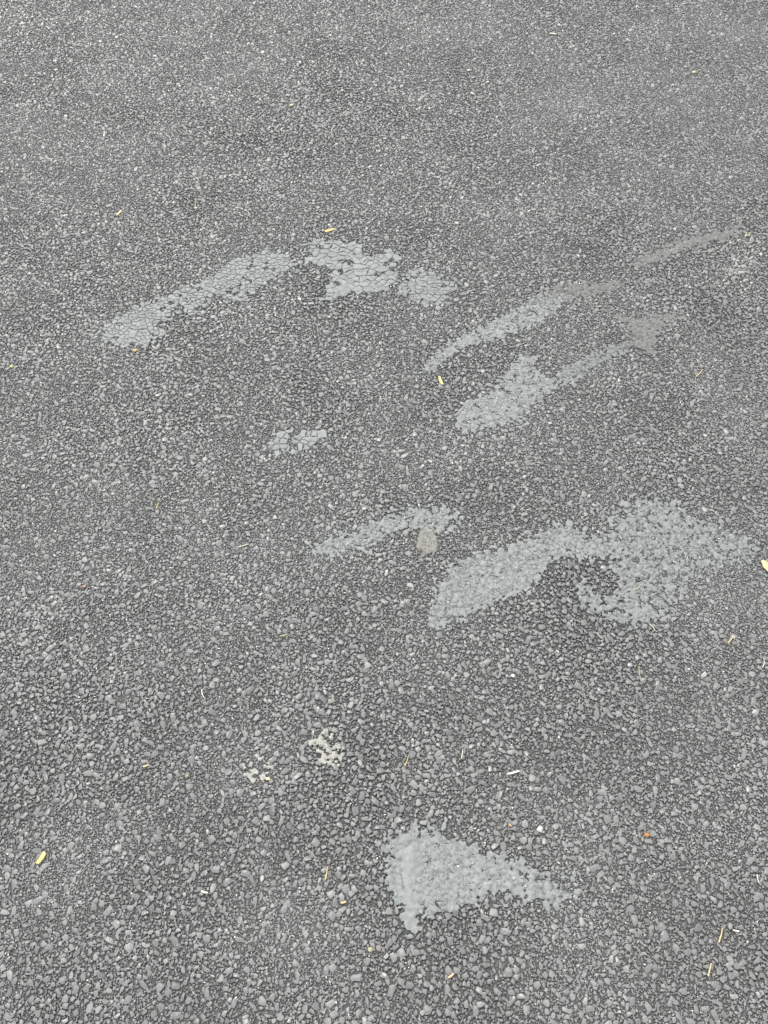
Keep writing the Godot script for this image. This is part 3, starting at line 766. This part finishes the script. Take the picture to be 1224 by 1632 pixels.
func flakes(p, k, m, t, mid):
	# paint shrunk into plates: uneven cells with open joints, each plate a piece of its own
	var s := 0.002
	var got = heights(p, k, s)
	var g: PackedFloat32Array = got[0]
	var w: int = got[1]
	var h: int = got[2]
	var cx: float = p.cell.x
	var cz: float = p.cell.y
	var ni := int((p.hi.x - p.lo.x) / cx) + 2
	var nj := int((p.hi.y - p.lo.y) / cz) + 2
	var pts := []
	for j in nj:
		for i in ni:
			if rng.randf() < 0.28:
				pts.append(Vector2(1e4, 1e4))      # a missing joint: its neighbours run together
				continue
			pts.append(Vector2(p.lo.x + (i + 0.5 * (j % 2) + rng.randf_range(-0.45, 0.45)) * cx, p.lo.y + (j + rng.randf_range(-0.36, 0.36)) * cz + 0.4 * cz * sin(i * 0.8 + j * 0.3)))
	var made := 0
	var tones := [m, m.duplicate(), m.duplicate()]
	tones[1].albedo_color = (p.color * 0.9).linear_to_srgb()
	tones[2].albedo_color = (p.color * 1.05).linear_to_srgb()
	var rest := SurfaceTool.new()        # beyond 300 plates, the farthest are one piece
	rest.begin(Mesh.PRIMITIVE_TRIANGLES)
	for j in range(nj - 1, -1, -1):
		for i in ni:
			var c: Vector2 = pts[j * ni + i]
			if c.x > 1e3:
				continue
			var d: float = sdf(p.poly, c.x, c.y) + edge_noise.get_noise_2d(c.x, c.y) * p.rag
			if d < 0.0 or rng.randf() < p.lost:
				continue
			var cell := [c + Vector2(-1.6 * cx, -1.6 * cz), c + Vector2(1.6 * cx, -1.6 * cz), c + Vector2(1.6 * cx, 1.6 * cz), c + Vector2(-1.6 * cx, 1.6 * cz)]
			for dj in range(-2, 3):
				for di in range(-2, 3):
					var a: int = i + di
					var b: int = j + dj
					if (di == 0 and dj == 0) or a < 0 or b < 0 or a >= ni or b >= nj or pts[b * ni + a].x > 1e3:
						continue
					cell = clip(cell, c, pts[b * ni + a])
			if cell.size() < 3:
				continue
			made += 1
			var top := -1.0
			for q in 9:
				var u := clampi(int((c.x + (q % 3 - 1) * 0.003 - p.lo.x) / s), 0, w - 1)
				var v := clampi(int((c.y + (q / 3 - 1) * 0.003 - p.lo.y) / s), 0, h - 1)
				top = maxf(top, g[v * w + u])
			var me: ArrayMesh = plate(cell, c, top)
			var where := Vector3(c.x - mid.x, 0, c.y - mid.y)
			if made > 300:
				rest.append_from(me, 0, Transform3D(Basis.IDENTITY, where))
				continue
			me.surface_set_material(0, tones[rng.randi() % 3])
			part("paint_flake", me, t).position = where
	if made > 300:
		var rm := rest.commit()
		rm.surface_set_material(0, m)
		part("far_flakes", rm, t).set_meta("kind", "stuff")

func clip(cell, c: Vector2, other: Vector2):
	var mid := (c + other) * 0.5
	var dir := other - c
	var out := []
	var n: int = cell.size()
	for k in n:
		var a: Vector2 = cell[k]
		var b: Vector2 = cell[(k + 1) % n]
		var da := (a - mid).dot(dir)
		var db := (b - mid).dot(dir)
		if da <= 0.0:
			out.append(a)
		if (da < 0.0) != (db < 0.0) and da != db:
			out.append(a.lerp(b, da / (da - db)))
	return out

func plate(cell, c: Vector2, top: float) -> ArrayMesh:
	var st := SurfaceTool.new()
	st.begin(Mesh.PRIMITIVE_TRIANGLES)
	st.set_smooth_group(0)
	var edge := []
	var n: int = cell.size()
	for k in n:
		var a: Vector2 = cell[k]
		var b: Vector2 = cell[(k + 1) % n]
		edge.append(a)
		if a.distance_to(b) > 0.005:
			edge.append(a.lerp(b, 0.5) + (b - a).orthogonal() * rng.randf_range(-0.12, 0.12))
	var tilt := Vector2(rng.randfn(0.0, 0.035), rng.randfn(0.0, 0.035) + 0.03)
	var rings := [[], [], [], []]
	var gap := rng.randf_range(0.0001, 0.0005)
	var gap_z := rng.randf_range(0.0002, 0.001)
	n = edge.size()
	for k in n:
		var e: Vector2 = edge[k] - c
		var l := maxf(e.length(), 0.0008)
		var u := e / l
		var e1: Vector2 = u * maxf(l - gap, 0.0005)
		e1.y -= signf(e1.y) * minf(absf(e1.y) * 0.5, gap_z)
		var spec := [[1.0, -0.0045], [1.0, -0.0003], [0.93, 0.0002], [0.55, 0.0003]]
		for q in 4:
			var pos: Vector2 = e1 * spec[q][0]
			var y: float = top + spec[q][1] + 0.0013
			if q > 0:
				y += pos.x * tilt.x + pos.y * tilt.y + rng.randf_range(-0.00015, 0.00015)
			rings[q].append(Vector3(pos.x, y, pos.y))
	for q in 3:
		for k in n:
			var b := (k + 1) % n
			quad(st, rings[q][k], rings[q][b], rings[q + 1][b], rings[q + 1][k])
	for k in n:
		tri(st, rings[3][k], rings[3][(k + 1) % n], Vector3(0, top + 0.0017, 0))
	st.generate_normals()
	return st.commit()

# ------------------------------------------------------------------ litter
func numbered(called):
	var k: int = names_used.get(called, 0)
	names_used[called] = k + 1
	return called if k == 0 else "%s_%03d" % [called, k]

func litter():
	var fibre = noise_tex(400, 0.03, 4, Color(0.72, 0.7, 0.66), Color(1, 1, 1))
	for q in LITTER:
		var a := Vector2(q.a[0], q.a[1])
		var b := Vector2(q.b[0], q.b[1])
		var mid := (a + b) * 0.5
		var len := a.distance_to(b)
		var st := SurfaceTool.new()
		st.begin(Mesh.PRIMITIVE_TRIANGLES)
		var wd: float = q.w * 0.001
		var m := StandardMaterial3D.new()
		m.albedo_color = lin(q.c[0], q.c[1], q.c[2])
		m.roughness = 0.7
		m.albedo_texture = fibre
		m.uv1_triplanar = true
		m.uv1_scale = Vector3(60, 60, 60)
		var base := at_grid(level_grid, mid.x, mid.y) + 0.0008
		if q.kind == "straw":
			straw(st, len, wd, q.bend)
		elif q.kind == "chip":
			sliver(st, len, wd)
		elif q.kind == "leaf":
			leaf(st, len, wd)
		elif q.kind == "crumb":
			crumb(st, maxf(len, wd) * 0.5, wd * 0.5)
		st.generate_normals()
		var me := st.commit()
		me.surface_set_material(0, m)
		var o := MeshInstance3D.new()
		o.name = numbered(q.name)
		o.mesh = me
		o.set_meta("label", q.label)
		o.set_meta("category", q.category)
		if q.group:
			o.set_meta("group", q.group)
		add_child(o)
		o.position = Vector3(mid.x, base, mid.y)
		o.rotation.y = -atan2(b.y - a.y, b.x - a.x)
		o.rotation.z = rng.randf_range(-0.06, 0.06)

func straw(st, l, wd, bend):
	# a thin dry stalk, slightly bent, thicker at one end
	st.set_smooth_group(0)
	var rings := []
	var n := 9
	for k in n:
		var u := float(k) / (n - 1)
		var r: float = wd * 0.5 * lerpf(1.0, 0.6, u) * (1.0 + 0.12 * sin(k * 2.3))
		var c := Vector3((u - 0.5) * l, r * 0.8 + 0.0006 * sin(u * 3.0), bend * l * sin(u * PI))
		var ring := []
		for e in 6:
			var an := e * TAU / 6
			ring.append(c + Vector3(0, sin(an) * r, cos(an) * r))
		rings.append(ring)
	for k in n - 1:
		for e in 6:
			var f := (e + 1) % 6
			quad(st, rings[k][e], rings[k + 1][e], rings[k + 1][f], rings[k][f])
	for e in range(1, 5):
		tri(st, rings[0][0], rings[0][e], rings[0][e + 1])
		tri(st, rings[n - 1][0], rings[n - 1][e + 1], rings[n - 1][e])

func sliver(st, l, wd):
	# a split piece of wood: flat, uneven along its sides, broken ends
	st.set_smooth_group(-1)
	var lo := []
	var hi := []
	var n := 6
	for k in n:
		var u := float(k) / (n - 1)
		var half: float = wd * 0.5 * (0.9 + rng.randf_range(-0.16, 0.16)) * (0.8 if k == 0 or k == n - 1 else 1.0)
		var x: float = (u - 0.5) * l
		var off: float = wd * 0.18 * sin(u * 3.0)
		var up: float = 0.0004 + 0.0008 * sin(u * 2.5)
		var th: float = maxf(wd * 0.3, 0.0007)
		lo.append([Vector3(x, up, -half + off), Vector3(x, up, half + off)])
		hi.append([Vector3(x + rng.randf_range(-0.0005, 0.0005), up + th, -half * 0.82 + off), Vector3(x, up + th * 0.9, half * 0.82 + off)])
	for k in n - 1:
		quad(st, hi[k][0], hi[k + 1][0], hi[k + 1][1], hi[k][1])
		quad(st, lo[k][1], lo[k + 1][1], lo[k + 1][0], lo[k][0])
		quad(st, lo[k][0], lo[k + 1][0], hi[k + 1][0], hi[k][0])
		quad(st, hi[k][1], hi[k + 1][1], lo[k + 1][1], lo[k][1])
	quad(st, lo[0][0], hi[0][0], hi[0][1], lo[0][1])
	quad(st, lo[n - 1][1], hi[n - 1][1], hi[n - 1][0], lo[n - 1][0])

func leaf(st, l, wd):
	# a dry torn leaf piece, curled up along its edges
	st.set_smooth_group(0)
	var n := 9
	var up := []
	var dn := []
	for k in n:
		var u := float(k) / (n - 1)
		var half: float = wd * 0.5 * pow(sin(PI * clampf(u * 0.93 + 0.05, 0.0, 1.0)), 0.6) * rng.randf_range(0.8, 1.1)
		var row := []
		var low := []
		for e in 5:
			var v := e / 2.0 - 1.0
			var q := Vector3((u - 0.5) * l, 0.001 + 0.0022 * v * v + 0.0015 * sin(u * 5.0), v * half)
			row.append(q + Vector3(0, 0.0004, 0))
			low.append(q)
		up.append(row)
		dn.append(low)
	for k in n - 1:
		for e in 4:
			quad(st, up[k][e], up[k + 1][e], up[k + 1][e + 1], up[k][e + 1])
			quad(st, dn[k][e + 1], dn[k + 1][e + 1], dn[k + 1][e], dn[k][e])
	for k in n - 1:
		quad(st, dn[k][0], dn[k + 1][0], up[k + 1][0], up[k][0])
		quad(st, up[k][4], up[k + 1][4], dn[k + 1][4], dn[k][4])

func crumb(st, rx, rz):
	# an irregular lump
	st.set_smooth_group(-1)
	var rings := []
	for k in 4:
		var ring := []
		for e in 7:
			var an: float = e * TAU / 7 + k * 0.3
			var q: float = [0.8, 1.0, 0.75, 0.25][k] * rng.randf_range(0.8, 1.12)
			ring.append(Vector3(cos(an) * rx * q, [-0.2, 0.25, 0.8, 1.05][k] * minf(rx, rz) * rng.randf_range(0.85, 1.1), sin(an) * rz * q))
		rings.append(ring)
	for k in 3:
		for e in 7:
			var f := (e + 1) % 7
			quad(st, rings[k][e], rings[k][f], rings[k + 1][f], rings[k + 1][e])
	for e in range(1, 6):
		tri(st, rings[3][0], rings[3][e], rings[3][e + 1])
